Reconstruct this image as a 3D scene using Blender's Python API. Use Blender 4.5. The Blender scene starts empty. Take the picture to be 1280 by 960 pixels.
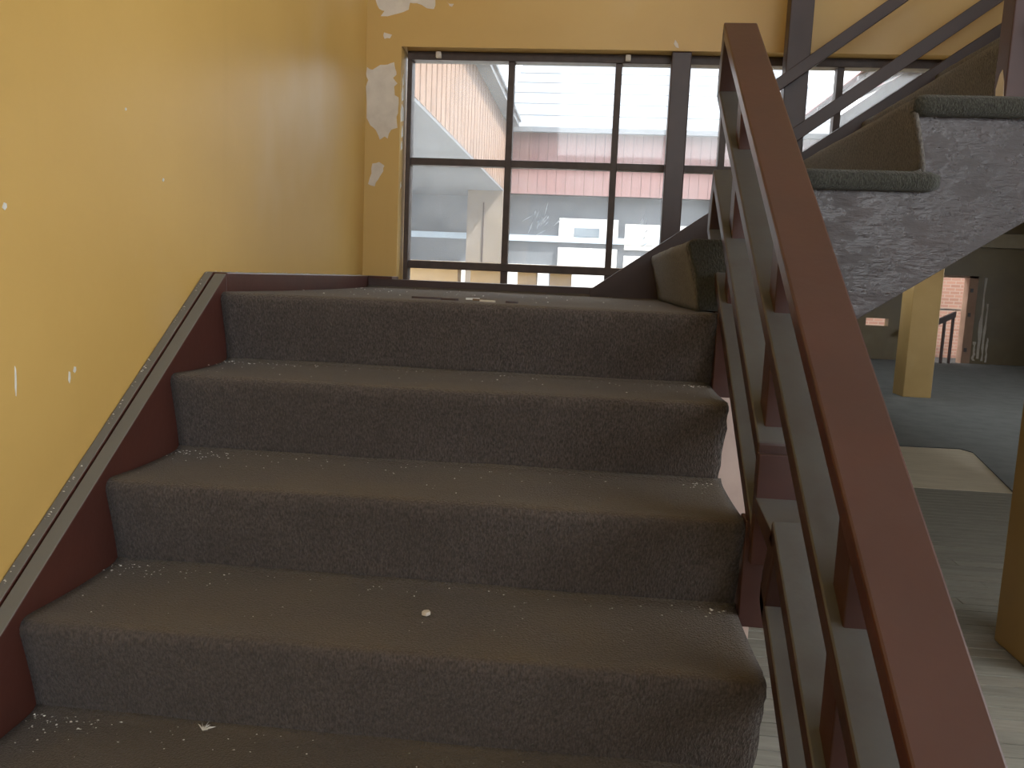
import bpy, math, random
from mathutils import Vector, Matrix

random.seed(7)
scene = bpy.context.scene
col = scene.collection

# ------------------------------------------------------------------ camera
CAM = (0.8773, -1.8902, 0.0631)
YAW, PITCH, ROLL, FPX = -0.0904, 0.1298, 0.0416, 1023.06
fw = Vector((math.sin(YAW) * math.cos(PITCH), math.cos(YAW) * math.cos(PITCH), -math.sin(PITCH)))
rt0 = Vector((math.cos(YAW), -math.sin(YAW), 0))
up0 = rt0.cross(fw)
rt = rt0 * math.cos(ROLL) + up0 * math.sin(ROLL)
up = up0 * math.cos(ROLL) - rt0 * math.sin(ROLL)
cd = bpy.data.cameras.new('camera')
cd.sensor_fit = 'HORIZONTAL'
cd.sensor_width = 36.0
cd.lens = 36.0 * FPX / 1280.0
cd.clip_start = 0.02
cam = bpy.data.objects.new('camera', cd)
cam.matrix_world = Matrix(((rt.x, up.x, -fw.x, CAM[0]), (rt.y, up.y, -fw.y, CAM[1]), (rt.z, up.z, -fw.z, CAM[2]), (0, 0, 0, 1)))
col.objects.link(cam)
scene.camera = cam

# ------------------------------------------------------------------ sky, sun, exposure
world = bpy.data.worlds.new('sky')
scene.world = world
world.use_nodes = True
bg = world.node_tree.nodes['Background']
bg.inputs['Color'].default_value = (0.93, 0.965, 1.0, 1)
bg.inputs['Strength'].default_value = 1.0
sd = bpy.data.lights.new('sun', 'SUN')
sd.energy = 2.2
sd.angle = math.radians(3)
sd.color = (1.0, 0.95, 0.88)
sun = bpy.data.objects.new('sun', sd)
sun.rotation_euler = Vector((0.62, -0.30, 0.85)).to_track_quat('Z', 'Y').to_euler()
col.objects.link(sun)
scene.view_settings.view_transform = 'Standard'
scene.view_settings.look = 'None'
scene.view_settings.gamma = 1.0
scene.view_settings.use_curve_mapping = False
scene.view_settings.exposure = 2.75


def portal(name, loc, direction, sx, sy):
    """guides sky light through the window or an unseen opening shaped for the light (emits nothing itself)"""
    l = bpy.data.lights.new(name, 'AREA')
    l.shape = 'RECTANGLE'
    l.size, l.size_y = sx, sy
    l.cycles.is_portal = True
    o = bpy.data.objects.new(name, l)
    o.location = loc
    o.rotation_euler = Vector(direction).to_track_quat('-Z', 'Z').to_euler()
    col.objects.link(o)


portal('window_portal', (1.2, 1.56, 0.45), (0, -1, 0), 2.3, 1.05)
portal('rear_added_opening_portal', (3.5, -7.05, 0.7), (0, 1, 0), 1.8, 1.2)  # rear, side and hall openings are unseen, placed and sized for the light
portal('rear_added_high_opening_portal', (2.9, -7.05, 2.4), (0, 1, 0), 5.2, 1.2)
portal('side_added_opening_portal', (6.05, -2.2, 1.1), (-1, 0, 0), 5.6, 2.2)
portal('hall_opening_portal', (13.05, 7.0, -0.15), (-1, 0, 0), 8.0, 2.3)

# ------------------------------------------------------------------ materials
MATS = {}


def new_mat(name):
    m = bpy.data.materials.new(name)
    m.use_nodes = True
    nt = m.node_tree
    for n in list(nt.nodes):
        nt.nodes.remove(n)
    out = nt.nodes.new('ShaderNodeOutputMaterial')
    MATS[name] = m
    return m, nt, out


def nd(nt, typ, **kw):
    n = nt.nodes.new(typ)
    for k, v in kw.items():
        if k in n.inputs:
            n.inputs[k].default_value = v
        else:
            setattr(n, k, v)
    return n


def rgba(c):
    return (c[0], c[1], c[2], 1)


def coord(nt, scale=(1, 1, 1)):
    g = nd(nt, 'ShaderNodeNewGeometry')
    mp = nd(nt, 'ShaderNodeMapping')
    mp.inputs['Scale'].default_value = scale
    nt.links.new(g.outputs['Position'], mp.inputs['Vector'])
    return mp.outputs['Vector']


def noise(nt, vec, scale, detail=4, rough=0.55):
    n = nd(nt, 'ShaderNodeTexNoise')
    n.inputs['Scale'].default_value = scale
    n.inputs['Detail'].default_value = detail
    n.inputs['Roughness'].default_value = rough
    nt.links.new(vec, n.inputs['Vector'])
    return n.outputs['Fac']


def ramp(nt, fac, lo, hi, a=0.0, b=1.0):
    n = nd(nt, 'ShaderNodeMapRange')
    n.inputs['From Min'].default_value = lo
    n.inputs['From Max'].default_value = hi
    n.inputs['To Min'].default_value = a
    n.inputs['To Max'].default_value = b
    nt.links.new(fac, n.inputs['Value'])
    return n.outputs['Result']


def mixc(nt, fac, a, b):
    n = nd(nt, 'ShaderNodeMix', data_type='RGBA')
    ia, ib = n.inputs[6], n.inputs[7]
    if isinstance(fac, float):
        n.inputs[0].default_value = fac
    else:
        nt.links.new(fac, n.inputs[0])
    for i, c in ((ia, a), (ib, b)):
        if isinstance(c, tuple):
            i.default_value = rgba(c)
        else:
            nt.links.new(c, i)
    return n.outputs[2]


def mul(nt, a, b):
    n = nd(nt, 'ShaderNodeMath', operation='MULTIPLY')
    for i, c in enumerate((a, b)):
        if isinstance(c, float):
            n.inputs[i].default_value = c
        else:
            nt.links.new(c, n.inputs[i])
    return n.outputs[0]


def finish(nt, out, colr, rough, height=None, bump=0.3, dist=0.002, spec=0.5):
    b = nd(nt, 'ShaderNodeBsdfPrincipled')
    if isinstance(colr, tuple):
        b.inputs['Base Color'].default_value = rgba(colr)
    else:
        nt.links.new(colr, b.inputs['Base Color'])
    if isinstance(rough, float):
        b.inputs['Roughness'].default_value = rough
    else:
        nt.links.new(rough, b.inputs['Roughness'])
    b.inputs['Specular IOR Level'].default_value = spec
    if height is not None:
        bp = nd(nt, 'ShaderNodeBump')
        bp.inputs['Strength'].default_value = bump
        bp.inputs['Distance'].default_value = dist
        nt.links.new(height, bp.inputs['Height'])
        nt.links.new(bp.outputs['Normal'], b.inputs['Normal'])
    nt.links.new(b.outputs[0], out.inputs[0])
    return b


def paint(name, c1, c2, scale=3.0, rough=0.5, bump=0.15, fine=60.0, dist=0.002, spec=0.5, stretch=(1, 1, 1)):
    m, nt, out = new_mat(name)
    v = coord(nt, stretch)
    c = mixc(nt, ramp(nt, noise(nt, v, scale, 5), 0.32, 0.68), c1, c2)
    h = noise(nt, v, fine, 5)
    finish(nt, out, c, rough, h, bump, dist, spec)
    return m


def dusty(name, base1, base2, dust, amount, rough=0.35, lo=0.45, hi=0.75, bump=0.2, fine=45.0, dist=0.002):
    """gloss paint that carries settled dust on faces looking up"""
    m, nt, out = new_mat(name)
    v = coord(nt)
    base = mixc(nt, ramp(nt, noise(nt, v, 9.0, 5), 0.35, 0.65), base1, base2)
    g = nd(nt, 'ShaderNodeNewGeometry')
    sx = nd(nt, 'ShaderNodeSeparateXYZ')
    nt.links.new(g.outputs['Normal'], sx.inputs[0])
    upf = ramp(nt, sx.outputs['Z'], lo, hi)
    d = mul(nt, upf, ramp(nt, noise(nt, v, 14.0, 6, 0.65), 0.25, 0.6, amount * 0.72, amount))
    c = mixc(nt, d, base, dust)
    r = ramp(nt, d, 0.0, 1.0, rough, 0.62)
    finish(nt, out, c, r, noise(nt, v, fine, 5), bump, dist)
    return m


def wall_paint(name, c1, c2, stain):
    m, nt, out = new_mat(name)
    v = coord(nt)
    c = mixc(nt, ramp(nt, noise(nt, v, 1.6, 5), 0.3, 0.7), c1, c2)
    # rubbed, paler areas and vertical drips
    rub = ramp(nt, noise(nt, coord(nt, (1, 1, 0.7)), 1.9, 3), 0.56, 0.76, 0.0, 0.5)
    c = mixc(nt, rub, c, stain)
    drip = ramp(nt, noise(nt, coord(nt, (9, 9, 0.5)), 2.0, 4), 0.58, 0.80, 0.0, 0.13)
    c = mixc(nt, drip, c, (c1[0] * 0.72, c1[1] * 0.66, c1[2] * 0.55))
    scr = ramp(nt, noise(nt, coord(nt, (30, 30, 3.0)), 3.0, 3), 0.73, 0.78, 0.0, 0.35)
    c = mixc(nt, scr, c, stain)
    h = noise(nt, v, 26.0, 5)
    finish(nt, out, c, 0.42, h, 0.12, 0.003)
    return m


def carpet(name, c1, c2, dirt, amount=0.75, lo=0.6, hi=0.95):
    m, nt, out = new_mat(name)
    v = coord(nt)
    base = mixc(nt, ramp(nt, noise(nt, v, 7.0, 6, 0.6), 0.3, 0.7), c1, c2)
    fib = noise(nt, coord(nt, (1, 1, 0.45)), 300.0, 2)
    fib2 = noise(nt, coord(nt, (1, 1, 0.35)), 230.0, 3)
    base = mixc(nt, ramp(nt, fib, 0.32, 0.66, 0.0, 0.9), base, (c1[0] * 0.33, c1[1] * 0.33, c1[2] * 0.33))
    g = nd(nt, 'ShaderNodeNewGeometry')
    sx = nd(nt, 'ShaderNodeSeparateXYZ')
    nt.links.new(g.outputs['Normal'], sx.inputs[0])
    d = mul(nt, ramp(nt, sx.outputs['Z'], lo, hi), ramp(nt, noise(nt, v, 4.0, 5), 0.33, 0.62, amount * 0.35, amount))
    c = mixc(nt, d, base, dirt)
    lint = ramp(nt, noise(nt, v, 300.0, 1), 0.76, 0.80, 0.0, 0.35)
    c = mixc(nt, lint, c, (0.35, 0.34, 0.31))
    hh = nd(nt, 'ShaderNodeMath', operation='ADD')
    nt.links.new(fib, hh.inputs[0])
    nt.links.new(fib2, hh.inputs[1])
    b = finish(nt, out, c, 0.95, hh.outputs[0], 0.9, 0.004, 0.1)
    b.inputs['Sheen Weight'].default_value = 0.16
    b.inputs['Sheen Roughness'].default_value = 0.6
    return m


def glass_mat(name, lo, hi):
    m, nt, out = new_mat(name)
    v = coord(nt)
    tr = nd(nt, 'ShaderNodeBsdfTransparent')
    tr.inputs[0].default_value = (0.95, 0.97, 0.98, 1)
    df = nd(nt, 'ShaderNodeBsdfDiffuse')
    df.inputs[0].default_value = (0.6, 0.62, 0.64, 1)
    tl = nd(nt, 'ShaderNodeBsdfTranslucent')
    tl.inputs[0].default_value = (0.75, 0.78, 0.82, 1)
    ms = nd(nt, 'ShaderNodeMixShader')
    ms.inputs[0].default_value = 0.65
    nt.links.new(df.outputs[0], ms.inputs[1])
    nt.links.new(tl.outputs[0], ms.inputs[2])
    gl = nd(nt, 'ShaderNodeBsdfGlossy')
    gl.inputs['Roughness'].default_value = 0.03
    m2 = nd(nt, 'ShaderNodeMixShader')
    nt.links.new(ramp(nt, noise(nt, v, 5.0, 6, 0.65), 0.3, 0.72, lo, hi), m2.inputs[0])
    nt.links.new(tr.outputs[0], m2.inputs[1])
    nt.links.new(ms.outputs[0], m2.inputs[2])
    m3 = nd(nt, 'ShaderNodeMixShader')
    m3.inputs[0].default_value = 0.03
    nt.links.new(m2.outputs[0], m3.inputs[1])
    nt.links.new(gl.outputs[0], m3.inputs[2])
    nt.links.new(m3.outputs[0], out.inputs[0])
    return m


M_YELLOW = wall_paint('ochre_wall_paint', (0.68, 0.44, 0.135), (0.60, 0.375, 0.105), (0.66, 0.49, 0.26))
M_YELLOW2 = wall_paint('ochre_back_wall_paint', (0.64, 0.43, 0.15), (0.58, 0.37, 0.115), (0.64, 0.48, 0.26))
M_HALLWALL = wall_paint('shade_darkened_hall_paint', (0.17, 0.115, 0.035), (0.13, 0.088, 0.028), (0.20, 0.15, 0.07))  # ochre wall paint with the dim hall's shade put into the colour
M_COLUMN = wall_paint('column_paint', (0.48, 0.32, 0.125), (0.40, 0.26, 0.09), (0.46, 0.35, 0.19))
M_PLASTER = paint('bare_plaster', (0.76, 0.70, 0.61), (0.66, 0.60, 0.52), 20, 0.9, 0.4, 80)
M_CEIL = paint('ceiling_white', (0.72, 0.68, 0.60), (0.66, 0.62, 0.54), 3, 0.9)
M_CARPET = carpet('stair_carpet', (0.135, 0.113, 0.105), (0.102, 0.086, 0.080), (0.112, 0.086, 0.054))
M_CARPET2 = carpet('upper_flight_carpet', (0.200, 0.186, 0.170), (0.160, 0.148, 0.135), (0.105, 0.105, 0.090))
M_ROLL = carpet('nosing_carpet', (0.075, 0.077, 0.066), (0.058, 0.060, 0.051), (0.075, 0.078, 0.068), 0.6)
M_HALLCARPET = carpet('hall_carpet', (0.17, 0.18, 0.175), (0.13, 0.14, 0.14), (0.20, 0.21, 0.20), 0.6)
M_BROWN = dusty('brown_gloss_paint', (0.062, 0.022, 0.018), (0.050, 0.018, 0.015), (0.12, 0.10, 0.09), 0.25, 0.45)
M_RAIL = dusty('dusty_rail_paint', (0.055, 0.024, 0.020), (0.045, 0.020, 0.017), (0.115, 0.119, 0.122), 0.97, 0.40)
M_TOPRAIL = dusty('handrail_paint', (0.082, 0.025, 0.017), (0.066, 0.020, 0.014), (0.115, 0.092, 0.088), 0.30, 0.30)
M_STRINGER = dusty('wall_stringer_paint', (0.085, 0.027, 0.019), (0.070, 0.023, 0.017), (0.165, 0.165, 0.155), 1.2, 0.35)
m, nt, out = new_mat('dark_glossy_stringer_paint')
v = coord(nt)
c = mixc(nt, ramp(nt, noise(nt, v, 7.0, 5), 0.35, 0.65), (0.022, 0.013, 0.014), (0.036, 0.022, 0.023))
brush = noise(nt, coord(nt, (0.22, 1, 1.0)), 150.0, 4, 0.7)
lump = noise(nt, coord(nt, (0.6, 1, 1.0)), 28.0, 4, 0.6)
hh = nd(nt, 'ShaderNodeMath', operation='ADD')
nt.links.new(mul(nt, brush, 0.5), hh.inputs[0])
nt.links.new(lump, hh.inputs[1])
worn = ramp(nt, noise(nt, coord(nt, (1, 1, 1.4)), 11.0, 6, 0.7), 0.46, 0.56, 0.17, 0.50)
finish(nt, out, c, worn, hh.outputs[0], 0.55, 0.006, 0.75)
M_DARKSTR = m
M_DARKBROWN = paint('dark_brown_paint', (0.058, 0.034, 0.033), (0.046, 0.027, 0.026), 8, 0.42)
M_WOOD = paint('old_timber', (0.20, 0.13, 0.075), (0.13, 0.085, 0.05), 8, 0.8, 0.3, 40, 0.002, 0.3, (1, 6, 6))
M_FRAME = paint('window_frame_paint', (0.050, 0.033, 0.028), (0.075, 0.052, 0.045), 25, 0.5, 0.3)
M_GLASS = glass_mat('dirty_glass', 0.04, 0.17)
M_SMEAR = glass_mat('dried_smear', 0.45, 0.8)
M_FLAKE = paint('white_flake', (0.85, 0.84, 0.80), (0.7, 0.68, 0.62), 30, 0.8)
M_PLY = paint('board_with_painted_daylight', (0.80, 0.72, 0.57), (0.70, 0.62, 0.48), 3, 0.8, 0.2, 30, 0.002, 0.3, (1, 5, 1))  # bare board lightened: daylight on the floor is put into its colour
M_PLANK = [paint('floor_plank_grey_%d' % i, a, b, 5, 0.72, 0.35, 40, 0.002, 0.35, (1, 9, 1)) for i, (a, b) in enumerate((
    ((0.35, 0.34, 0.295), (0.285, 0.275, 0.235)), ((0.32, 0.31, 0.27), (0.25, 0.24, 0.205)), ((0.37, 0.35, 0.30), (0.30, 0.285, 0.245))))]
M_FLOORBASE = paint('floor_base', (0.05, 0.048, 0.042), (0.035, 0.033, 0.03), 6, 0.9)
M_CLAD = paint('wood_cladding', (0.20, 0.135, 0.10), (0.14, 0.084, 0.058), 3, 0.75, 0.2, 30, 0.002, 0.3, (5, 5, 0.6))
M_CLADPINK = paint('pink_cladding', (0.215, 0.125, 0.118), (0.185, 0.105, 0.100), 3, 0.75, 0.2, 30, 0.002, 0.3, (5, 5, 0.6))
M_GROOVE = paint('cladding_backing', (0.035, 0.018, 0.013), (0.025, 0.013, 0.010), 3, 0.9)
M_GREYWALL = paint('grey_render', (0.12, 0.13, 0.145), (0.10, 0.108, 0.12), 2, 0.9)
M_ROOFPALE = paint('pale_roof_sheet', (0.085, 0.095, 0.108), (0.068, 0.077, 0.09), 2, 0.5)
M_ROOFRED = paint('red_roof_sheet', (0.22, 0.035, 0.025), (0.17, 0.028, 0.020), 3, 0.55)
M_WHITE = paint('white_render', (0.78, 0.78, 0.76), (0.68, 0.68, 0.67), 2, 0.8)
M_TAN = paint('tan_render', (0.16, 0.13, 0.10), (0.125, 0.10, 0.078), 2, 0.8)
M_PAVE = paint('courtyard_paving', (0.62, 0.60, 0.56), (0.52, 0.50, 0.47), 2, 0.9)
M_PARAPET = paint('parapet_paint', (0.36, 0.24, 0.10), (0.28, 0.18, 0.08), 4, 0.8)
M_PANE2 = paint('far_window_glass', (0.18, 0.22, 0.26), (0.12, 0.15, 0.18), 2, 0.1)
M_BLUE = paint('blue_band_paint', (0.42, 0.50, 0.58), (0.36, 0.44, 0.52), 2, 0.6)
m, nt, out = new_mat('brick_wall')
bt = nd(nt, 'ShaderNodeTexBrick')
bt.inputs['Color1'].default_value = (0.27, 0.145, 0.11, 1)
bt.inputs['Color2'].default_value = (0.22, 0.115, 0.088, 1)
bt.inputs['Mortar'].default_value = (0.27, 0.20, 0.165, 1)
bt.inputs['Scale'].default_value = 1.0
bt.inputs['Brick Width'].default_value = 0.24
bt.inputs['Row Height'].default_value = 0.085
bt.inputs['Mortar Size'].default_value = 0.012
mp = nd(nt, 'ShaderNodeMapping')
mp.inputs['Rotation'].default_value = (math.radians(90), 0, 0)
gg = nd(nt, 'ShaderNodeNewGeometry')
nt.links.new(gg.outputs['Position'], mp.inputs['Vector'])
nt.links.new(mp.outputs['Vector'], bt.inputs['Vector'])
finish(nt, out, bt.outputs['Color'], 0.9)
M_BRICK = m


# ------------------------------------------------------------------ mesh helpers
class MB:
    def __init__(self):
        self.v, self.f = [], []

    def add(self, vs, fs):
        n = len(self.v)
        self.v += [tuple(p) for p in vs]
        self.f += [tuple(n + i for i in q) for q in fs]
        return self

    def box(self, x0, x1, y0, y1, z0, z1):
        vs = [(x, y, z) for z in (z0, z1) for y in (y0, y1) for x in (x0, x1)]
        return self.add(vs, [(0, 2, 3, 1), (4, 5, 7, 6), (0, 1, 5, 4), (2, 6, 7, 3), (0, 4, 6, 2), (1, 3, 7, 5)])

    def prism(self, poly, axis, a, b):
        """poly: 2D points in the two remaining axes (in xyz order), extruded from a to b"""
        def p3(p, t):
            q = list(p)
            q.insert(axis, t)
            return tuple(q)
        n = len(poly)
        vs = [p3(p, a) for p in poly] + [p3(p, b) for p in poly]
        area = sum(poly[i][0] * poly[(i + 1) % n][1] - poly[(i + 1) % n][0] * poly[i][1] for i in range(n))
        flip = (area > 0) != (axis == 1)
        fs = [tuple(range(n - 1, -1, -1)), tuple(range(n, 2 * n))]
        fs += [(i, (i + 1) % n, n + (i + 1) % n, n + i) for i in range(n)]
        if not flip:
            fs = [tuple(reversed(q)) for q in fs]
        return self.add(vs, fs)

    def grid(self, rows):
        """rows: list of equal-length lists of points"""
        n = len(self.v)
        w = len(rows[0])
        for r in rows:
            self.v += [tuple(p) for p in r]
        for i in range(len(rows) - 1):
            for j in range(w - 1):
                a = n + i * w + j
                self.f.append((a, a + w, a + w + 1, a + 1))
        return self


def base_of(parent):
    v = Vector((0, 0, 0))
    while parent is not None:
        v += parent.location
        parent = parent.parent
    return v


def build(name, mb, mat, parent=None, loc=None, bevel=0.0, segs=2, smooth=False, solid=0.0):
    """one mesh object; the vertices of mb are world coordinates"""
    me = bpy.data.meshes.new(name)
    pb = base_of(parent)
    if loc is None:
        loc = (0, 0, 0) if parent is None else pb
    loc = Vector(loc)
    me.from_pydata([(p[0] - loc.x, p[1] - loc.y, p[2] - loc.z) for p in mb.v], [], mb.f)
    me.update()
    me.materials.append(mat)
    o = bpy.data.objects.new(name, me)
    col.objects.link(o)
    o.parent = parent
    o.location = loc - pb
    if smooth:
        me.polygons.foreach_set('use_smooth', [True] * len(me.polygons))
    if solid:
        s = o.modifiers.new('thickness', 'SOLIDIFY')
        s.thickness = solid
        s.offset = -1
    if bevel:
        b = o.modifiers.new('bevel', 'BEVEL')
        b.width = bevel
        b.segments = segs
        b.limit_method = 'ANGLE'
        b.angle_limit = math.radians(30)
        b.harden_normals = False
    return o


def tag(o, label, cat, group=None, kind=None):
    o['label'] = label
    o['category'] = cat
    if group:
        o['group'] = group
    if kind:
        o['kind'] = kind
    return o


def thing(name, label, cat, loc, group=None, kind=None):
    o = bpy.data.objects.new(name, None)
    o.empty_display_size = 0.1
    o.location = loc
    col.objects.link(o)
    return tag(o, label, cat, group, kind)


def struct(name, mb, mat, label, cat, **kw):
    o = build(name, mb, mat, **kw)
    return tag(o, label, cat, None, 'structure')


# ------------------------------------------------------------------ dimensions
R_, G_ = 0.17, 0.2415          # rise and going
S_ = R_ / G_
XW = -0.055                    # left wall
YW = 1.4158                    # window wall, room side
ZF = -1.53                     # hall floor
W_ = 1.168                     # width of the lower flight

# ------------------------------------------------------------------ room shell
struct('wall_left', MB().box(XW - 0.25, XW, -7.0, YW + 0.25, ZF, 3.2), M_YELLOW,
       'ochre yellow painted wall beside the carpeted stairs', 'wall')
# small chips knocked out of the paint
wl = bpy.data.objects['wall_left']
for y, z, w, h in ((-0.65, 0.141, 0.010, 0.012), (-0.500, -0.150, 0.006, 0.022), (-0.484, -0.138, 0.008, 0.012), (-0.64, -0.14, 0.004, 0.05),
                   (-0.16, 0.24, 0.008, 0.008), (-0.30, 0.36, 0.006, 0.006)):
    poly = [(y - w * 0.5, z - h * 0.2), (y, z - h * 0.5), (y + w * 0.5, z - h * 0.1), (y + w * 0.45, z + h * 0.4), (y - w * 0.1, z + h * 0.5)]
    build('paint_chip', MB().prism(poly, 0, XW - 0.001, XW + 0.0012), M_FLAKE, wl)

# window wall: opening x 0.10..2.30, z -0.03..0.945 ; right of the stair its foot follows the upper flight
WX0, WX1, WZ0, WZ1 = 0.086, 2.36, -0.03, 0.945
wb = MB()
T = 0.17
wb.box(XW, WX0, YW, YW + T, ZF, 3.2)
wb.box(WX0, WX1, YW, YW + T, WZ1, 3.2)
wb.prism([(WX1, 0.59), (WX1, 3.2), (6.0, 3.2), (6.0, 3.1)], 1, YW, YW + T)
wall_back = struct('wall_back', wb, M_YELLOW2, 'ochre yellow wall with peeling paint around the big window', 'wall')
lowwall = build('lower_wall_panel', MB().box(WX0, 1.6, YW, YW + T, ZF, WZ0), paint('pink_plaster', (0.60, 0.46, 0.40), (0.50, 0.37, 0.32), 5, 0.85), wall_back)
PEEL = [
    [(-0.021, 1.117), (-0.007, 1.085), (0.015, 1.077), (0.0, 1.057), (0.028, 1.057), (0.071, 1.068), (0.111, 1.083), (0.116, 1.109), (0.143, 1.107), (0.182, 1.089), (0.211, 1.086), (0.216, 1.12), (0.222, 1.17), (0.15, 1.21), (0.05, 1.19), (-0.02, 1.2)],
    [(-0.051, 0.864), (-0.029, 0.854), (0.002, 0.873), (0.032, 0.875), (0.058, 0.884), (0.063, 0.859), (0.068, 0.837), (0.055, 0.825), (0.073, 0.804), (0.06, 0.792), (0.063, 0.759), (0.079, 0.751), (0.078, 0.709), (0.072, 0.676), (0.077, 0.634), (0.051, 0.625), (0.038, 0.591), (0.025, 0.599), (0.006, 0.586), (-0.011, 0.623), (-0.033, 0.64), (-0.049, 0.669), (-0.054, 0.789), (-0.045, 0.814), (-0.054, 0.839)],
    [(-0.022, 0.492), (0.005, 0.499), (0.027, 0.485), (0.023, 0.464), (0.002, 0.429), (-0.011, 0.403), (-0.038, 0.411), (-0.025, 0.454)],
    [(0.015, 0.996), (0.03, 0.992), (0.047, 0.988), (0.039, 0.974), (0.017, 0.972), (0.012, 0.984)],
    [(0.26, 1.114), (0.272, 1.106), (0.289, 1.106), (0.282, 1.095), (0.272, 1.098)],
    [(1.147, 0.985), (1.158, 0.972), (1.163, 0.955), (1.152, 0.958), (1.143, 0.97)],
]
for P in PEEL:
    Q = []
    for i in range(len(P)):
        a, b = P[i], P[(i + 1) % len(P)]
        Q.append(a)
        if math.dist(a, b) > 0.02:
            Q.append(((a[0] + b[0]) / 2 + random.uniform(-.003, .003), (a[1] + b[1]) / 2 + random.uniform(-.003, .003)))
    build('peeled_paint_patch', MB().prism(Q, 1, YW - 0.0015, YW + 0.002), M_PLASTER, wall_back)
# chips on the window reveal
for z0, z1, y0, y1 in ((0.74, 0.80, .02, .05), (0.66, 0.73, .012, .06), (0.60, 0.65, .03, .055), (0.55, 0.59, .025, .05), (0.40, 0.43, .03, .045), (0.80, 0.85, .03, .05)):
    poly = [(YW + y0, z0), (YW + y1, z0 + .012), (YW + y1 - .006, z1 - .01), (YW + y0 + .012, z1), (YW + y0 - .004, (z0 + z1) / 2)]
    build('paint_chip', MB().prism(poly, 0, WX0 - 0.001, WX0 + 0.0015), M_FLAKE, wall_back)

cl = MB().box(XW - 0.25, 6.2, -7.2, YW + T, 3.2, 3.4)
struct('ceiling', cl, M_CEIL, 'pale ceiling above the stairwell', 'ceiling')
# rear wall, unseen: openings added behind the viewer to light stairs and side board
rw = MB().box(XW, 6.2, -7.2, -7.0, ZF, 0.1).box(XW, 6.2, -7.2, -7.0, 1.3, 1.8).box(XW, 6.2, -7.2, -7.0, 3.0, 3.2)
rw.box(XW, 2.6, -7.2, -7.0, 0.1, 1.3).box(4.4, 6.2, -7.2, -7.0, 0.1, 1.3)
rw.box(XW, 0.3, -7.2, -7.0, 1.8, 3.0).box(5.5, 6.2, -7.2, -7.0, 1.8, 3.0)
struct('wall_rear', rw, M_HALLWALL, 'unseen wall behind the viewer, its openings added to light the stairs', 'wall')
sw = MB().box(6.0, 6.2, -7.0, YW, ZF, 0.0).box(6.0, 6.2, -7.0, YW, 2.2, 3.2)  # unseen side wall, its openings added to brighten the left wall
sw.box(6.0, 6.2, -7.0, -5.0, 0.0, 2.2).box(6.0, 6.2, 0.6, YW, 0.0, 2.2).box(6.0, 6.2, -2.4, -2.1, 0.0, 2.2)
sw.box(6.0, 13.2, YW, YW + T, ZF, 3.2)
struct('wall_right', sw, M_HALLWALL, 'unseen wall right of the stairs with wide openings added for light', 'wall')
sw = MB().box(13.0, 13.2, YW, 18.4, ZF, -1.3).box(13.0, 13.2, YW, 18.4, 1.0, 3.2)  # out of view; openings sized for how much light the hall gets
for y0, y1 in ((YW, 3.0), (6.8, 7.2), (11.0, 18.4)):
    sw.box(13.0, 13.2, y0, y1, -1.3, 1.0)
struct('wall_hall', sw, M_HALLWALL, 'unseen hall wall at the far right, two low openings sized to light the hall', 'wall')
# hall beyond the stairs
DX0, DX1, DZ = 8.86, 9.90, 0.53
YF = 18.4
fwm = MB().box(1.6, 7.45, YF, YF + 0.25, ZF, 2.2).box(7.45, 7.97, YF, YF + 0.25, ZF, -0.73).box(7.45, 7.97, YF, YF + 0.25, -0.55, 2.2)
fwm.box(7.97, DX0, YF, YF + 0.25, ZF, 2.2).box(DX0, DX1, YF, YF + 0.25, DZ, 2.2).box(DX1, 13.2, YF, YF + 0.25, ZF, 2.2)
wall_far = struct('wall_far', fwm, M_HALLWALL, 'ochre wall painted darker for the hall shade, with doorway at the end of the hall', 'wall')
for x, z0, z1, w in ((10.07, -1.4, 0.5, .05), (10.18, -1.45, -0.1, .045), (9.98, -1.45, -1.0, .05), (10.26, -1.48, -0.9, .03)):
    n = 9
    lft = [(x - w * random.uniform(.2, 1), z0 + (z1 - z0) * i / n) for i in range(n + 1)]
    rgt = [(x + w * random.uniform(.2, 1), z0 + (z1 - z0) * i / n) for i in range(n, -1, -1)]
    build('peeled_paint_patch', MB().prism(lft + rgt, 1, YF - 0.004, YF + 0.002), M_PLASTER, wall_far)
hc = MB().prism([(1.6, 0.22), (4.4, 0.84), (4.4, 0.88), (1.6, 0.26)], 1, YW + T, YF)
hc.box(4.4, 13.2, YW + T, YF, 1.45, 1.7)
hc.box(4.4, 13.0, 17.4, 17.7, 1.15, 1.45)
hc.box(4.4, 13.0, 9.6, 9.9, 1.3, 1.45)
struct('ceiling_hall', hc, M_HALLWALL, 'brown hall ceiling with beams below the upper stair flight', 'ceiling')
struct('wall_courtyard', MB().box(1.45, 1.6, YW + T, YF, ZF, 0.25), M_HALLWALL, 'hall side wall along the courtyard', 'wall')

# floor: base and single boards near the stairs
floor = struct('floor', MB().box(XW, 13.2, -7.0, YF + 3.0, ZF - 0.12, ZF - 0.012), M_FLOORBASE, 'grey wooden plank floor of the lower hall', 'floor')
PW = 0.092
plank_mesh = {}


def plank(x0, x1, y, k):
    L = round(x1 - x0, 3)
    key = (L, k)
    if key not in plank_mesh:
        me_o = build('plank', MB().box(0, L - 0.004, 0, PW - 0.0065, -0.012, 0.0), M_PLANK[k], floor, loc=(0, 0, 0))
        plank_mesh[key] = me_o.data
        o = me_o
    else:
        o = bpy.data.objects.new('plank', plank_mesh[key])
        col.objects.link(o)
        o.parent = floor
    o.location = (x0, y, ZF + random.uniform(-0.0018, 0.0018))


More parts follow.
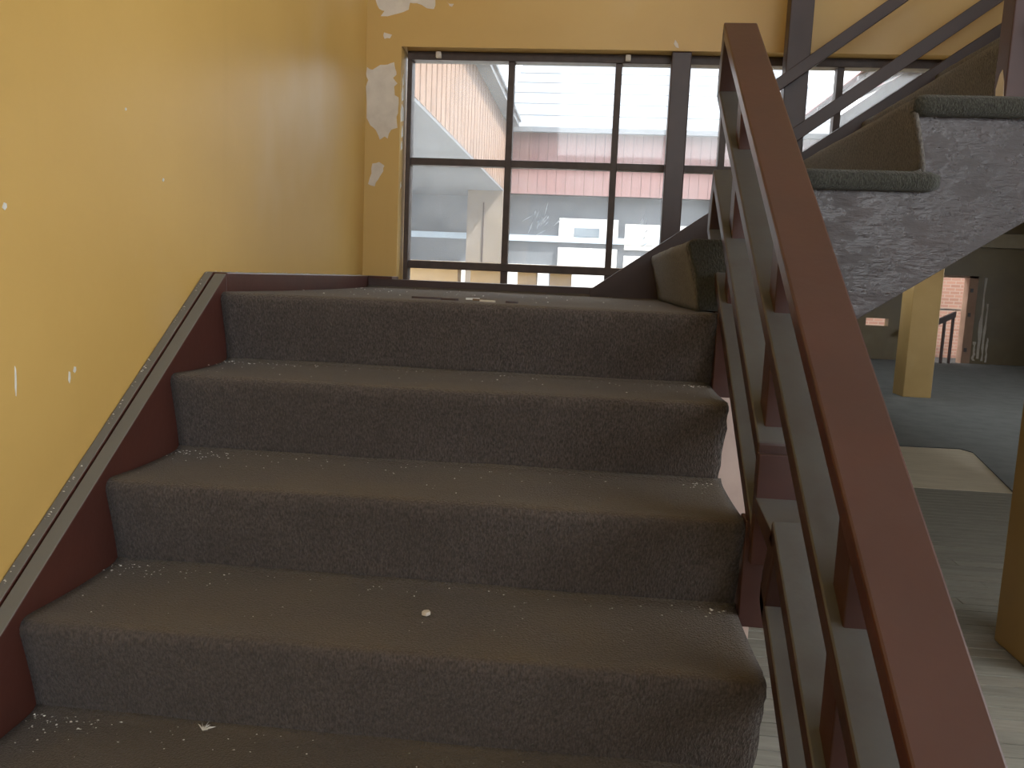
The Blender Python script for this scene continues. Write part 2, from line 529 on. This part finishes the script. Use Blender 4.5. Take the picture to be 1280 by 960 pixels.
rows = int((3.45 + 0.9) / PW)
for i in range(rows):
    y = -0.9 + i * PW
    cut = (2.9, 3.6, 2.45, 3.15)[i % 4]
    plank(1.25, cut, y, random.randrange(3))
    plank(cut, 5.4, y, random.randrange(3))
bm = MB()
for i in range(18):
    y = -0.9 + (rows + i) * PW
    bm.box(1.62, 5.4, y, y + PW - 0.005, ZF - 0.012, ZF)
for i in range(60):
    y = -0.9 - (i + 1) * PW
    if y > -6.9:
        bm.box(1.25, 6.5, y, y + PW - 0.005, ZF - 0.012, ZF)
fb = build('distant_boards', bm, M_PLANK[1], floor)
fb['kind'] = 'stuff'

# ------------------------------------------------------------------ window
win = thing('window_1', 'large steel window with dirty panes over the landing', 'window', (1.2, YW + 0.09, WZ0), kind='structure')
YG = YW + 0.095
MX = [0.517, 0.942, 1.362, 1.790, 2.215]
ZB0, ZB1, ZT0, ZT1, ZTOP = 0.084, 0.116, 0.503, 0.531, 0.912
fr = MB().box(0.097, 0.116, YG - 0.03, YG + 0.03, WZ0, WZ1)
build('frame_jamb', fr, M_FRAME, win, bevel=0.002)
build('frame_jamb', MB().box(WX1 - 0.02, WX1, YG - 0.03, YG + 0.03, 0.62, WZ1), M_FRAME, win, bevel=0.002)
build('frame_head', MB().box(0.097, WX1, YG - 0.032, YG + 0.03, ZTOP, WZ1), M_FRAME, win, bevel=0.002)
build('transom', MB().box(0.116, 2.0, YG - 0.022, YG + 0.02, ZT0, ZT1), M_FRAME, win, bevel=0.002)
build('bottom_rail', MB().box(0.116, 1.45, YG - 0.028, YG + 0.024, ZB0, ZB1), M_FRAME, win, bevel=0.003)
build('frame_sill', MB().box(WX0, 1.5, YG - 0.03, YG + 0.03, WZ0, WZ0 + 0.03), M_FRAME, win, bevel=0.002)
for x in MX:
    build('mullion', MB().box(x - 0.013, x + 0.013, YG - 0.024, YG + 0.021, max(WZ0 + 0.02, 0.69 * (x - 1.509) + 0.06), ZTOP), M_FRAME, win, bevel=0.002)
xs = [0.116] + MX + [WX1 - 0.02]
for i in range(len(xs) - 1):
    for z0, z1 in ((WZ0 + 0.02, ZB0), (ZB1, ZT0), (ZT1, ZTOP)):
        z0 = max(z0, 0.69 * (xs[i + 1] - 1.509) + 0.02)
        if z0 > z1 - 0.05:
            continue
        build('pane', MB().box(xs[i], xs[i + 1], YG - 0.002, YG + 0.002, z0, z1), M_GLASS, win)
build('support_post', MB().box(1.140, 1.215, YG - 0.085, YG - 0.032, WZ0, WZ1), M_DARKBROWN, win, bevel=0.004)
sm = random.Random(5)
for cx_, cz_, n_, sx_, sz_ in ((0.66, 0.30, 16, 0.07, 0.055), (1.075, 0.27, 6, 0.02, 0.06)):
    for i in range(n_):
        x, z, a = cx_ + sm.gauss(0, sx_ * .5), cz_ + sm.gauss(0, sz_ * .5), sm.uniform(0.5, 1.4)
        L, w = sm.uniform(0.02, 0.06), sm.uniform(0.0015, 0.004)
        dx, dz = math.cos(a) * L / 2, math.sin(a) * L / 2
        poly = [(x - dx, z - dz), (x + w, z - w * .4), (x + dx, z + dz), (x - w * .6, z + w)]
        build('dried_smear', MB().prism(poly, 1, YG - 0.0035, YG - 0.0021), M_SMEAR, win)
for x in (0.215, 0.965):
    build('fixing_lug', MB().box(x, x + 0.02, YG - 0.055, YG - 0.032, ZTOP + 0.005, ZTOP + 0.028), M_PLASTER, win, bevel=0.002)

# ------------------------------------------------------------------ stairs
PROF = [(0.034, 0.0), (0.018, 0.0), (0.010, -0.0015), (0.003, -0.006), (-0.001, -0.014), (-0.001, -0.023), (0.002, -0.034), (0.007, -0.052),
        (0.014, -0.078), (0.021, -0.105), (0.027, -0.132), (0.031, -0.154), (0.033, -0.170)]


def wob(a, b, s):
    return 0.5 * math.sin(a * 5.1 + s * 2.7) + 0.3 * math.sin(a * 13.3 + b * 9 + s) + 0.2 * math.sin(a * 31 + b * 17 + s * 5)


def flight1_step(k, back, xend, xstart=0.0, backz=0.0):
    """carpet over tread k and the riser below it, as rows running along x"""
    y0, z0 = -k * G_, -k * R_
    pts = [(back, backz + 0.010), (back - 0.010, backz + 0.003)]
    ys = back - 0.03
    n = 4
    for i in range(n):
        t = i / n
        pts.append((ys + (y0 + 0.034 - ys) * t, -0.0 - 0.003 * math.sin(t * 3.1)))
    pts += [(y0 + d, z) for d, z in PROF]
    rows_ = []
    NX = 56
    for i, (y, z) in enumerate(pts):
        xe = xend(i, y, z)
        r = []
        for j in range(NX + 1):
            x = xstart + (xe - xstart) * j / NX
            q = wob(x, i, k)
            edge = min(1.0, 6 * j / NX, 6 * (NX - j) / NX)
            r.append((x, y + 0.0022 * q * edge, z0 + z + 0.0018 * wob(x, i * 0.3, k + 9) * edge))
        rows_.append(r)
    return MB().grid(rows_)


stair = thing('staircase', 'lower flight of stairs in dusty grey-brown carpet along the yellow wall', 'staircase', (0.58, -1.0, ZF))
rj = random.Random(3)


def xe_for(k):
    def f(i, y, z):
        if i < 6:
            return W_ - 0.003
        return W_ - 0.004 + rj.uniform(-0.002, 0.002) - (0.06 * max(0, -z - 0.06) if k == 1 else 0)
    return f


for k in range(1, 9):
    back = -(k - 1) * G_ + 0.033
    f = xe_for(k)
    st = build('step', flight1_step(k, back, f), M_CARPET, stair, smooth=True, solid=0.010)
    build('tread_board', MB().box(0.002, W_ - 0.02, -k * G_ + 0.018, back + 0.02, -k * R_ - 0.040, -k * R_ - 0.013), M_WOOD, st)
# wall stringer: board against the stair and a thin strip against the wall, groove between
yb, yt = -1.96, 0.030
for nm, xa, xb_, dz in (('wall_stringer', -0.030, 0.0, 0.0), ('stringer_strip', XW + 0.001, -0.033, 0.003)):
    o_ = 0.022 + dz
    poly = [(yb, o_ + S_ * yb), (yt, o_ + S_ * yt), (yt, -0.20), (-0.25, -0.36), (yb, o_ + S_ * yb - 0.30)]
    build(nm, MB().prism(poly, 0, xa, xb_), M_STRINGER, stair, bevel=0.002)
# inner carriage below the open side
poly = [(-8 * G_ + 0.04, ZF)]
for k in range(8, 0, -1):
    poly += [(-k * G_ + 0.042, -k * R_ - 0.042), (-(k - 1) * G_ + 0.042, -k * R_ - 0.042)]
poly += [(0.04, -0.34), (0.04, -0.42), (-7 * G_ + 0.2, ZF)]
build('carriage', MB().prism(poly, 0, 1.02, 1.06), M_WOOD, stair)

# landing
land = thing('stair_landing', 'carpeted landing at the head of the lower flight below the window', 'landing', (0.58, 0.7, -0.2))
lm = flight1_step(0, 1.300, lambda i, y, z: (1.150 if i < 4 else W_ - 0.002) + rj.uniform(-.002, .002))
build('carpet', lm, M_CARPET, land, smooth=True, solid=0.010)
build('deck', MB().box(0.0, 1.10, 0.05, YW, -0.20, -0.014), M_WOOD, land)
build('baseboard', MB().box(XW, 0.0, 0.034, 1.30, -0.18, 0.046), M_STRINGER, land, bevel=0.003)
build('baseboard', MB().box(XW, WX0 + 0.01, 1.30, YW, -0.18, 0.046), M_STRINGER, land, bevel=0.003)
build('back_curb', MB().box(0.0, 0.93, 1.298, 1.335, -0.18, 0.036), M_DARKBROWN, land, bevel=0.004)

# upper flight, climbing to the right
Y2, Y2F = 0.10, 1.285
X1 = 1.10
up_st = thing('staircase', 'upper carpeted flight climbing right with a dark glossy side board', 'staircase', (2.0, 0.7, 0.0))
NS = 7
for j in range(1, NS + 1):
    xn, zn = X1 + (j - 1) * G_, R_ * j
    back = xn + G_ + 0.033
    pts = [(back, 0.008), (back - 0.012, 0.002), (back - 0.05, 0.0), (xn + 0.12, -0.002), (xn + 0.06, -0.001)] + [(xn + d, z) for d, z in PROF]
    rows_ = []
    NY = 40
    for i, (x, z) in enumerate(pts):
        r = []
        for q in range(NY + 1):
            y = Y2 + 0.012 + (Y2F - Y2 - 0.012) * q / NY
            e = min(1.0, 6 * q / NY)
            r.append((x + 0.0022 * wob(y, i, j + 20) * e, y, zn + z + 0.0016 * wob(y, i * .3, j + 31) * e))
        rows_.append(r[::-1])
    st = build('step', MB().grid(rows_), M_CARPET2, up_st, smooth=True, solid=0.010)
    build('tread_board', MB().box(xn + 0.02, back + 0.02, Y2 + 0.03, Y2F, zn - 0.042, zn - 0.013), M_WOOD, st)
    # carpet rolled over the open end of the tread
    x0, x1 = xn + 0.002, xn + G_ + 0.075
    if j == 1:
        sd_ = MB().prism([(xn + 0.034, 0.002), (xn + 0.022, zn - 0.08), (xn + 0.004, zn - 0.030), (xn - 0.001, zn - 0.016), (xn + 0.006, zn - 0.002),
                          (xn + 0.02, zn + 0.001), (xn + G_ + 0.03, zn + 0.001), (xn + G_ + 0.03, 0.002)], 1, Y2, Y2 + 0.03)
        build('side_carpet', sd_, M_ROLL, st, bevel=0.006, segs=3)
    else:
        sd_ = MB()
        n = 12
        ring = []
        for a in range(n):
            t = 2 * math.pi * a / n
            c, s = math.cos(t), math.sin(t)
            ring.append((0.026 * math.copysign(abs(c) ** 0.75, c), 0.0235 * math.copysign(abs(s) ** 0.75, s)))
        xsN = 14
        rr = []
        for i in range(xsN + 1):
            t = i / xsN
            sc_ = 0.72 if i in (0, xsN) else 1.0
            x = x0 + (x1 - x0) * t
            rr.append([(x, Y2 + 0.022 + p[0] * sc_ + 0.0015 * wob(x, 1, j), zn - 0.021 + p[1] * sc_ + 0.001 * wob(x, 3, j)) for p in ring])
        nv = len(sd_.v)
        for r in rr:
            sd_.v += r
        for i in range(xsN):
            for a in range(n):
                b = (a + 1) % n
                sd_.f.append((nv + i * n + a, nv + i * n + b, nv + (i + 1) * n + b, nv + (i + 1) * n + a))
        sd_.f.append(tuple(nv + a for a in reversed(range(n))))
        sd_.f.append(tuple(nv + xsN * n + a for a in range(n)))
        build('side_nosing', sd_, M_ROLL, st, smooth=True)
# near side board, cut to the steps
xe = X1 + NS * G_ + 0.03
low = lambda x: 0.69 * (x - 1.509) - 0.003
poly = [(1.235, low(1.235)), (1.235, 0.10), (X1 + G_ + 0.033, 0.10)]
for j in range(2, NS + 1):
    xn, zn = X1 + (j - 1) * G_, R_ * j
    poly += [(xn + 0.033, zn - R_ + 0.01), (xn + 0.026, zn - 0.11), (xn + 0.008, zn - 0.045), (xn + 0.006, zn - 0.030), (xn + G_ + 0.033, zn - 0.030)]
poly += [(xe + 0.01, low(xe))]
build('side_board', MB().prism(poly, 1, Y2 + 0.028, Y2 + 0.068), M_DARKSTR, up_st, bevel=0.002)
# far (window side) string board rising from the back curb
top2 = lambda x: 0.030 + 0.715 * (x - 0.882)
poly = [(0.875, -0.15), (0.875, 0.028), (0.885, 0.036), (3.0, top2(3.0)), (3.0, low(3.0)), (1.35, low(1.35))]
build('wall_side_board', MB().prism(poly, 1, Y2F, Y2F + 0.035), M_DARKBROWN, up_st, bevel=0.003)
# soffit under the flight
poly = [(1.24, low(1.24) + 0.004), (xe, low(xe) + 0.004), (xe, low(xe) + 0.024), (1.24, low(1.24) + 0.024)]
build('soffit', MB().prism(poly, 1, Y2 + 0.068, Y2F), M_DARKBROWN, up_st)

# ------------------------------------------------------------------ railing of the lower flight
RX0, RX1 = W_, W_ + 0.0816
rail_root = thing('stair_railing', 'brown painted railing of doubled flat rails along the lower flight', 'railing', (RX0 + 0.04, -0.75, ZF))
TH = 0.034
YLOW = -1.80


def rail(name, off, y0, y1, mat, th=TH, inset=0.0):
    a, b = off + S_ * y0, off + S_ * y1
    poly = [(y0, a), (y1, b), (y1, b - th), (y0, a - th)]
    return build(name, MB().prism(poly, 0, RX0 + inset, RX1 - inset), mat, rail_root, bevel=0.0035)


OA, OB, OC, OD = 0.523, 0.362, 0.169, 0.024
rail('handrail', OA, YLOW, 0.260, M_TOPRAIL)
rail('middle_rail', OB, YLOW, 0.275, M_RAIL)
rail('lower_rail', OC, -0.515, 0.262, M_RAIL)
rail('bottom_rail', OD, -0.515, 0.275, M_RAIL)
rail('lower_rail', 0.176, YLOW, -0.655, M_RAIL)
rail('bottom_rail', 0.040, YLOW, -0.615, M_RAIL)


def end_piece(oa, ob, y, th=0.032, curve=0.03):
    """upright closing the upper end of a pair of rails"""
    za, zb = oa + S_ * y - 0.004, ob + S_ * (y + curve) - 0.004
    poly = [(y - 0.004, za), (y + curve, zb + 0.02), (y + curve, zb - TH + 0.006), (y + curve - th, zb - TH * 0.9 - 0.02), (y - th, za - TH - 0.012)]
    return build('rail_end', MB().prism(poly, 0, RX0, RX1), M_RAIL, rail_root, bevel=0.003)


end_piece(OA, OB, 0.262)
end_piece(OC, OD, 0.264)
end_piece(0.176, 0.040, -0.655, 0.026, 0.035)
# horizontal link between the two lower panels
build('link_plate', MB().prism([(-0.672, -0.304), (-0.515, -0.282), (-0.515, -0.304), (-0.64, -0.335)], 0, RX0, RX1), M_RAIL, rail_root, bevel=0.002)
build('panel_end', MB().box(RX0 + 0.001, RX1 - 0.001, -0.530, -0.508, -0.40, OC + S_ * -0.53 - 0.006), M_BROWN, rail_root, bevel=0.002)
PX0, PX1 = RX0 + 0.016, RX1 - 0.016
DEP = 0.050


def post_between(name, y, zlow, zhigh):
    """post section whose ends follow the rails above and below"""
    ya, yb_ = y, y + DEP
    poly = [(ya, zlow(ya)), (yb_, zlow(yb_)), (yb_, zhigh(yb_)), (ya, zhigh(ya))]
    return build(name, MB().prism(poly, 0, PX0, PX1), M_BROWN, rail_root, bevel=0.002)


def line(o_):
    return lambda y: o_ + S_ * y


for y in (0.0, -0.483, -0.966, -1.449):
    oc, od = (OC, OD) if y > -0.5 else (0.176, 0.040)
    post_between('post', y, line(OB - 0.004), line(OA - TH + 0.004))
    post_between('post', y, line(oc - 0.004), line(OB - TH + 0.004))
    post_between('post', y, line(od - 0.004), line(oc - TH + 0.004))
    foot = -R_ - 0.02 if y == 0.0 else (-0.51 - 0.02 if y > -0.5 else (-0.85 - 0.02 if y > -1 else -1.19 - 0.02))
    build('post_foot', MB().box(RX0 - 0.002, PX1, y, y + DEP, foot, od + S_ * y - TH + 0.012), M_BROWN, rail_root, bevel=0.002)
build('newel_post', MB().box(PX0 - 0.01, PX1 + 0.01, YLOW - 0.04, YLOW + 0.05, ZF, OA + S_ * YLOW - TH + 0.02), M_BROWN, rail_root, bevel=0.003)

# ------------------------------------------------------------------ railings of the upper flight
fr_root = thing('stair_railing', 'thin dark railing on the window side of the upper flight', 'railing', (1.6, 1.27, 0.4))
for nm, xr, zr, x0, sl, th in (('rail', 1.526, 0.801, 1.44, 0.755, 0.052), ('rail', 1.615, 0.640, 1.46, 0.745, 0.058)):
    f = lambda x: zr + sl * (x - xr)
    poly = [(x0, f(x0) - th / 2), (3.0, f(3.0) - th / 2), (3.0, f(3.0) + th / 2), (x0, f(x0) + th / 2)]
    build(nm, MB().prism(poly, 1, 1.232, 1.262), M_DARKBROWN, fr_root, bevel=0.002)
build('post', MB().box(1.535, 1.618, 1.262, 1.325, 0.42, 3.2), M_DARKBROWN, fr_root, bevel=0.003)
nr_root = thing('stair_railing', 'chipped brown post and rails on the open side of the upper flight', 'railing', (1.83, 0.15, 0.51))
np_ = build('post', MB().box(1.786, 1.846, 0.128, 0.186, 0.505, 1.45), M_BROWN, nr_root, bevel=0.003)
build('paint_chip', MB().prism([(0.131, 0.512), (0.168, 0.512), (0.172, 0.54), (0.160, 0.57), (0.150, 0.578), (0.138, 0.55)], 0, 1.7845, 1.7875), M_PLASTER, np_)
for dz in (0.0, 0.30):
    poly = [(1.84, 1.02 + dz), (3.0, 1.02 + dz + S_ * 1.16), (3.0, 1.08 + dz + S_ * 1.16), (1.84, 1.08 + dz)]
    build('rail', MB().prism(poly, 1, 0.135, 0.180), M_BROWN, nr_root, bevel=0.002)

# ------------------------------------------------------------------ columns, boards and carpet in the hall
c1 = thing('column', 'thick ochre column standing close behind the stair railing', 'column', (3.05, 1.7, ZF))
build('shaft', MB().box(2.845, 3.30, 1.60, 1.97, ZF, 0.55), M_COLUMN, c1, bevel=0.008)
c2 = thing('column', 'square ochre column standing alone on the far grey carpet', 'column', (5.96, 11.35, ZF))
build('shaft', MB().box(5.75, 6.17, 11.13, 11.57, ZF + 0.012, 1.45), M_COLUMN, c2, bevel=0.01)
c3 = thing('column', 'dark slim post just behind the far ochre column', 'column', (6.49, 12.57, ZF))
build('shaft', MB().box(6.42, 6.56, 12.5, 12.64, ZF + 0.012, 1.45), M_DARKBROWN, c3, bevel=0.01)
# hall carpet with a torn corner and the bare board, daylight painted into its pale colour
hp = [(1.62, 5.06), (3.3, 5.06), (3.75, 6.75), (4.1, 6.88), (4.80, 6.92), (4.86, 6.75), (4.43, 5.06), (12.9, 5.06), (12.9, 18.35), (1.62, 18.35)]
tag(build('hall_carpet', MB().prism(hp, 2, ZF, ZF + 0.012), M_HALLCARPET), 'blue-grey worn carpet covering the far part of the hall', 'carpet')
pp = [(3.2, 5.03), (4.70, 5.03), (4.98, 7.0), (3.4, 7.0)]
tag(build('bare_floor_board', MB().prism(pp, 2, ZF - 0.008, ZF + 0.003), M_PLY), 'bare board where the hall carpet is torn away, daylight painted into its pale colour', 'board')
# far doorway
door = thing('door_1', 'open doorway with pinkish jamb at the end of the hall', 'door', (9.4, YF, ZF), kind='structure')
M_JAMB = paint('door_jamb_paint', (0.50, 0.32, 0.22), (0.42, 0.26, 0.18), 4, 0.7)
build('door_jamb', MB().box(DX1 - 0.20, DX1, YF - 0.02, YF + 0.25, ZF, DZ), M_JAMB, door)
build('door_head', MB().box(DX0, DX1, YF - 0.02, YF + 0.25, DZ - 0.05, DZ), M_JAMB, door)
for z in (0.15, -0.42, -1.25):
    build('hinge', MB().box(DX1 - 0.16, DX1 - 0.10, YF - 0.04, YF - 0.02, z, z + 0.09), M_DARKBROWN, door)
tag(build('security_bar', MB().box(DX0 - 0.05, DX1 - 0.1, YF + 0.28, YF + 0.33, -0.30, -0.255), M_WHITE), 'white bar across the far doorway', 'bar')
tag(build('brick_wall', MB().box(6.5, 12.0, 20.0, 20.25, ZF, 1.6), M_BRICK), 'pinkish brick wall seen through the far doorway', 'wall')
hr = thing('stair_railing', 'small brown handrail with balusters before the far doorway', 'railing', (9.1, 18.0, ZF))
poly = [(8.30, -0.83), (9.30, -0.30), (9.30, -0.44), (8.30, -0.97)]
build('handrail', MB().prism(poly, 1, 17.95, 18.05), M_BROWN, hr)
for x in (8.86, 9.06, 9.24):
    build('baluster', MB().box(x, x + 0.05, 17.97, 18.03, ZF + 0.012, -0.42 - (9.30 - x) * 0.53), M_BROWN, hr)

# ------------------------------------------------------------------ courtyard outside the window
tag(build('courtyard_paving', MB().box(-8, 1.45, YW + T, 30, -1.0, -0.9), M_PAVE), 'bright pale courtyard ground outside the window', 'paving', kind='structure')
ZC0, ZC1 = 1.85, 3.16
wing = thing('building', 'timber clad wing running away along the left of the courtyard', 'building', (-1.0, 8.0, -0.9))
build('soffit', MB().box(-6.9, -1.0, 1.7, 16.28, ZC0 - 0.06, ZC0), M_GREYWALL, wing)
build('cladding_backing', MB().box(-4.0, -1.03, 1.7, 15.6, ZC0, ZC1), M_GROOVE, wing)
PB = 0.30
first = None
for i in range(46):
    y = 1.72 + i * PB
    if first is None:
        first = build('plank', MB().box(-1.03, -0.995, 0, PB - 0.055, ZC0 - 0.02, ZC1), M_CLAD, wing)
        o = first
        me = first.data
    else:
        o = bpy.data.objects.new('plank', me)
        col.objects.link(o)
        o.parent = wing
    o.location = (0, y, 0)
    o.location = Vector((0, y, 0)) - Vector((0, 0, 0)) + (first.location if o is first else Vector((0, 0, 0)))
build('eave', MB().box(-4.2, -0.78, 1.7, 15.6, ZC1, ZC1 + 0.10), M_GREYWALL, wing)
build('roof', MB().prism([(-0.74, ZC1 + 0.10), (-0.74, ZC1 + 0.16), (-4.2, ZC1 + 1.7), (-4.2, ZC1 + 0.10)], 1, 1.7, 15.6), M_ROOFPALE, wing)
build('pier', MB().box(-1.72, -1.0, 15.0, 15.5, -0.9, ZC0 - 0.06), M_TAN, wing)
build('pier_joint', MB().box(-1.40, -1.37, 14.985, 15.0, -0.9, ZC0 - 0.3), M_GROOVE, wing)
for y in (2.2, 8.6):
    build('pier', MB().box(-5.9, -5.4, y, y + 0.5, -0.9, ZC0 - 0.06), M_TAN, wing)

farb = thing('building', 'pink clad building across the courtyard with pale roof', 'building', (2.0, 16.5, -0.9))
build('lower_wall', MB().box(-7.0, 5.2, 16.3, 16.6, -0.9, ZC0), M_GREYWALL, farb)
build('cladding_backing', MB().box(-1.0, 5.6, 16.03, 16.6, ZC0, ZC1), M_GROOVE, farb)
me = None
for i in range(33):
    x = -0.98 + i * 0.2
    if me is None:
        o = build('plank', MB().box(0, 0.193, 16.0, 16.03, ZC0, ZC1 - 0.02), M_CLADPINK, farb)
        me = o.data
        l0 = o.location.copy()
    else:
        o = bpy.data.objects.new('plank', me)
        col.objects.link(o)
        o.parent = farb
        o.location = l0
    o.location = Vector((l0.x + x, l0.y, l0.z))
for i in range(7):
    y0, z0 = 15.85 + i * 0.75, ZC1 + i * 0.40
    build('roof_sheet', MB().prism([(y0, z0), (y0 + 0.80, z0 + 0.41), (y0 + 0.80, z0 + 0.46), (y0, z0 + 0.05)], 0, -1.2, 5.8), M_ROOFPALE, farb)
build('gutter', MB().box(-1.1, 5.7, 15.72, 15.84, ZC1 - 0.06, ZC1 + 0.04), M_GREYWALL, farb)
for x0, x1, z0, z1 in ((0.12, 1.40, 0.95, 1.38), (1.55, 3.6, 0.75, 1.30), (0.12, 1.40, -0.2, 0.75), (1.55, 3.6, -0.2, 0.62)):
    build('white_panel', MB().box(x0, x1, 16.24, 16.3, z0, z1), M_WHITE, farb)
build('white_panel', MB().box(-2.7, -0.06, 16.24, 16.3, -0.3, 0.36), M_WHITE, farb)
build('window', MB().box(0.45, 1.0, 16.22, 16.24, 0.98, 1.18), M_PANE2, farb)
build('wall_band', MB().box(-7.0, 5.2, 16.22, 16.3, 0.86, 0.99), M_BLUE, farb)

rwing = thing('building', 'red roofed wing on the right of the courtyard', 'building', (5.4, 9.0, 1.2))
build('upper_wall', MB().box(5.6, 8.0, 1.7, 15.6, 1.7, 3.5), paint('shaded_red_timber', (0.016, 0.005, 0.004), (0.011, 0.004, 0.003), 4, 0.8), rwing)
build('eave_beam', MB().box(4.70, 4.80, 1.7, 15.6, 3.12, 3.2), M_DARKBROWN, rwing)
for i in range(10):
    x0, z0 = 4.62 + i * 0.28, 3.22 + i * 0.13
    build('roof_sheet', MB().prism([(x0, z0), (x0 + 0.235, z0 + 0.11), (x0 + 0.235, z0 + 0.13), (x0, z0 + 0.02)], 1, 1.7, 15.6), M_ROOFRED, rwing)
for i in range(12):
    y = 2.2 + i * 1.1
    build('rafter', MB().prism([(4.62, 3.14), (7.4, 4.43), (7.4, 4.49), (4.62, 3.20)], 1, y, y + 0.08), M_DARKBROWN, rwing)

# low parapet just outside the glass, with square gaps
par = thing('parapet_wall', 'low brown parapet with square gaps outside the lowest panes', 'wall', (1.0, 2.65, -0.9))
gaps = [(0.146, 0.217), (0.392, 0.476), (0.578, 0.653), (0.768, 0.995)]
prev = -0.9
for a, b in gaps + [(1.45, 1.45)]:
    build('pier', MB().box(prev, a, 2.60, 2.72, -0.9, 0.118), M_PARAPET, par)
    prev = b
build('coping', MB().box(-0.9, 1.45, 2.58, 2.74, 0.118, 0.135), M_PARAPET, par)
build('foot', MB().box(-0.9, 1.45, 2.60, 2.72, -0.9, 0.012), M_PARAPET, par)

# ------------------------------------------------------------------ litter on the stairs
spl = [(0.47, 0.14, 0.075, 0.006, 5, M_DARKBROWN), (0.535, 0.10, 0.045, 0.005, -8, M_DARKBROWN), (0.60, 0.16, 0.035, 0.006, 20, M_WOOD), (0.63, 0.09, 0.05, 0.005, -34, M_FLAKE), (0.575, 0.22, 0.04, 0.008, 30, M_FLAKE), (0.69, 0.08, 0.03, 0.005, 3, M_DARKBROWN)]
slab = ['long dark splinter lying leftmost on the landing carpet', 'dark splinter lying beside the longest one on the landing', 'short brown splinter further back on the landing', 'pale peeled strip near the landing edge', 'pale peeled strip lying furthest back on the landing', 'short dark splinter lying rightmost on the landing']
for (x, y, L, w, a, mt), lb in zip(spl, slab):
    c, s = math.cos(math.radians(a)), math.sin(math.radians(a))
    o = MB()
    prof = [(-L / 2, -w * .2), (-L * .2, -w / 2), (L * .35, -w * .45), (L / 2, 0), (L * .3, w / 2), (-L * .4, w * .35)]
    o.prism([(c * px - s * py, s * px + c * py) for px, py in prof], 2, 0.0, 0.005)
    ob = build('wood_splinter', MB().add([(p[0] + x, p[1] + y, p[2] + 0.0005) for p in o.v], o.f), mt, loc=(x, y, 0.0))
    tag(ob, lb, 'splinter', 'splinters on the landing')

fl = MB()
rf = random.Random(11)


def flake(x, y, z, s):
    a = rf.uniform(0, 6.28)
    pts = []
    for q in range(4):
        t = a + q * 1.57 + rf.uniform(-.4, .4)
        rr_ = s * rf.uniform(0.5, 1.3)
        pts.append((x + rr_ * math.cos(t), y + rr_ * math.sin(t) * 0.7, z + rf.uniform(0, 0.0015)))
    pts.append((x, y, z + s * 0.8))
    fl.add(pts, [(0, 1, 4), (1, 2, 4), (2, 3, 4), (3, 0, 4), (3, 2, 1, 0)])


for k in range(1, 6):
    z = -k * R_ + 0.0015
    yb0, yb1 = -k * G_ + 0.04, -(k - 1) * G_ + 0.02
    for i in range(46):                        # gathered in the corner by the wall
        x = min(abs(rf.gauss(0, 0.09)) + 0.004, 0.5)
        flake(x, yb1 - abs(rf.gauss(0, 0.035)), z, rf.uniform(0.0010, 0.0030))
    for i in range(36):                        # along the back of the tread
        flake(rf.uniform(0.02, 1.13), yb1 - abs(rf.gauss(0, 0.03)), z, rf.uniform(0.0009, 0.0024))
    for i in range(40):
        flake(rf.uniform(0.02, 1.13), rf.uniform(yb0, yb1), z, rf.uniform(0.0008, 0.0022))
    for i in range(12):                        # beside the posts
        flake(rf.uniform(1.10, 1.155), yb1 - abs(rf.gauss(0, 0.02)), z, rf.uniform(0.0012, 0.0032))
for i in range(70):                            # paint broken off along the wall edge of the stringer
    y = rf.uniform(-1.0, 0.03)
    flake(XW + rf.uniform(0.006, 0.012), y, 0.026 + S_ * y, rf.uniform(0.001, 0.0035))
for i in range(60):
    flake(XW + rf.uniform(0.006, 0.05), rf.uniform(0.05, 1.3), 0.0465, rf.uniform(0.001, 0.003))
for i in range(60):
    flake(rf.uniform(0.02, 1.05), rf.uniform(0.03, 1.25), 0.001, rf.uniform(0.001, 0.0035))
lo = build('paint_flakes', fl, M_FLAKE)
tag(lo, 'tiny white paint flakes scattered over the stair treads', 'litter', kind='stuff')

# feather-like tuft on the lowest visible tread and a pale crumb two steps above
ft = MB()
for i in range(9):
    a = -0.2 + i * 0.33
    L = 0.010 + 0.005 * (i % 3)
    x, y, z = 0.296, -0.71, -0.678
    dx, dy = math.cos(a), math.sin(a)
    ft.add([(x - dy * .0011, y + dx * .0011, z), (x + dy * .0011, y - dx * .0011, z), (x + dx * L, y + dy * L, z + 0.003 + 0.004 * (i % 2)), (x + dx * L * .5, y + dy * L * .5, z + 0.005)],
           [(0, 1, 2), (0, 2, 3), (1, 3, 2), (0, 3, 1)])
tag(build('feather', ft, M_FLAKE), 'small white feather tuft on the lowest visible tread', 'feather')
cr = MB()
cr.prism([(0.622, -0.588), (0.631, -0.592), (0.637, -0.584), (0.632, -0.576), (0.624, -0.579)], 2, -0.5095, -0.503)
tag(build('paint_crumb', cr, M_PLASTER, bevel=0.001), 'pale plaster crumb in the middle of a tread', 'crumb')
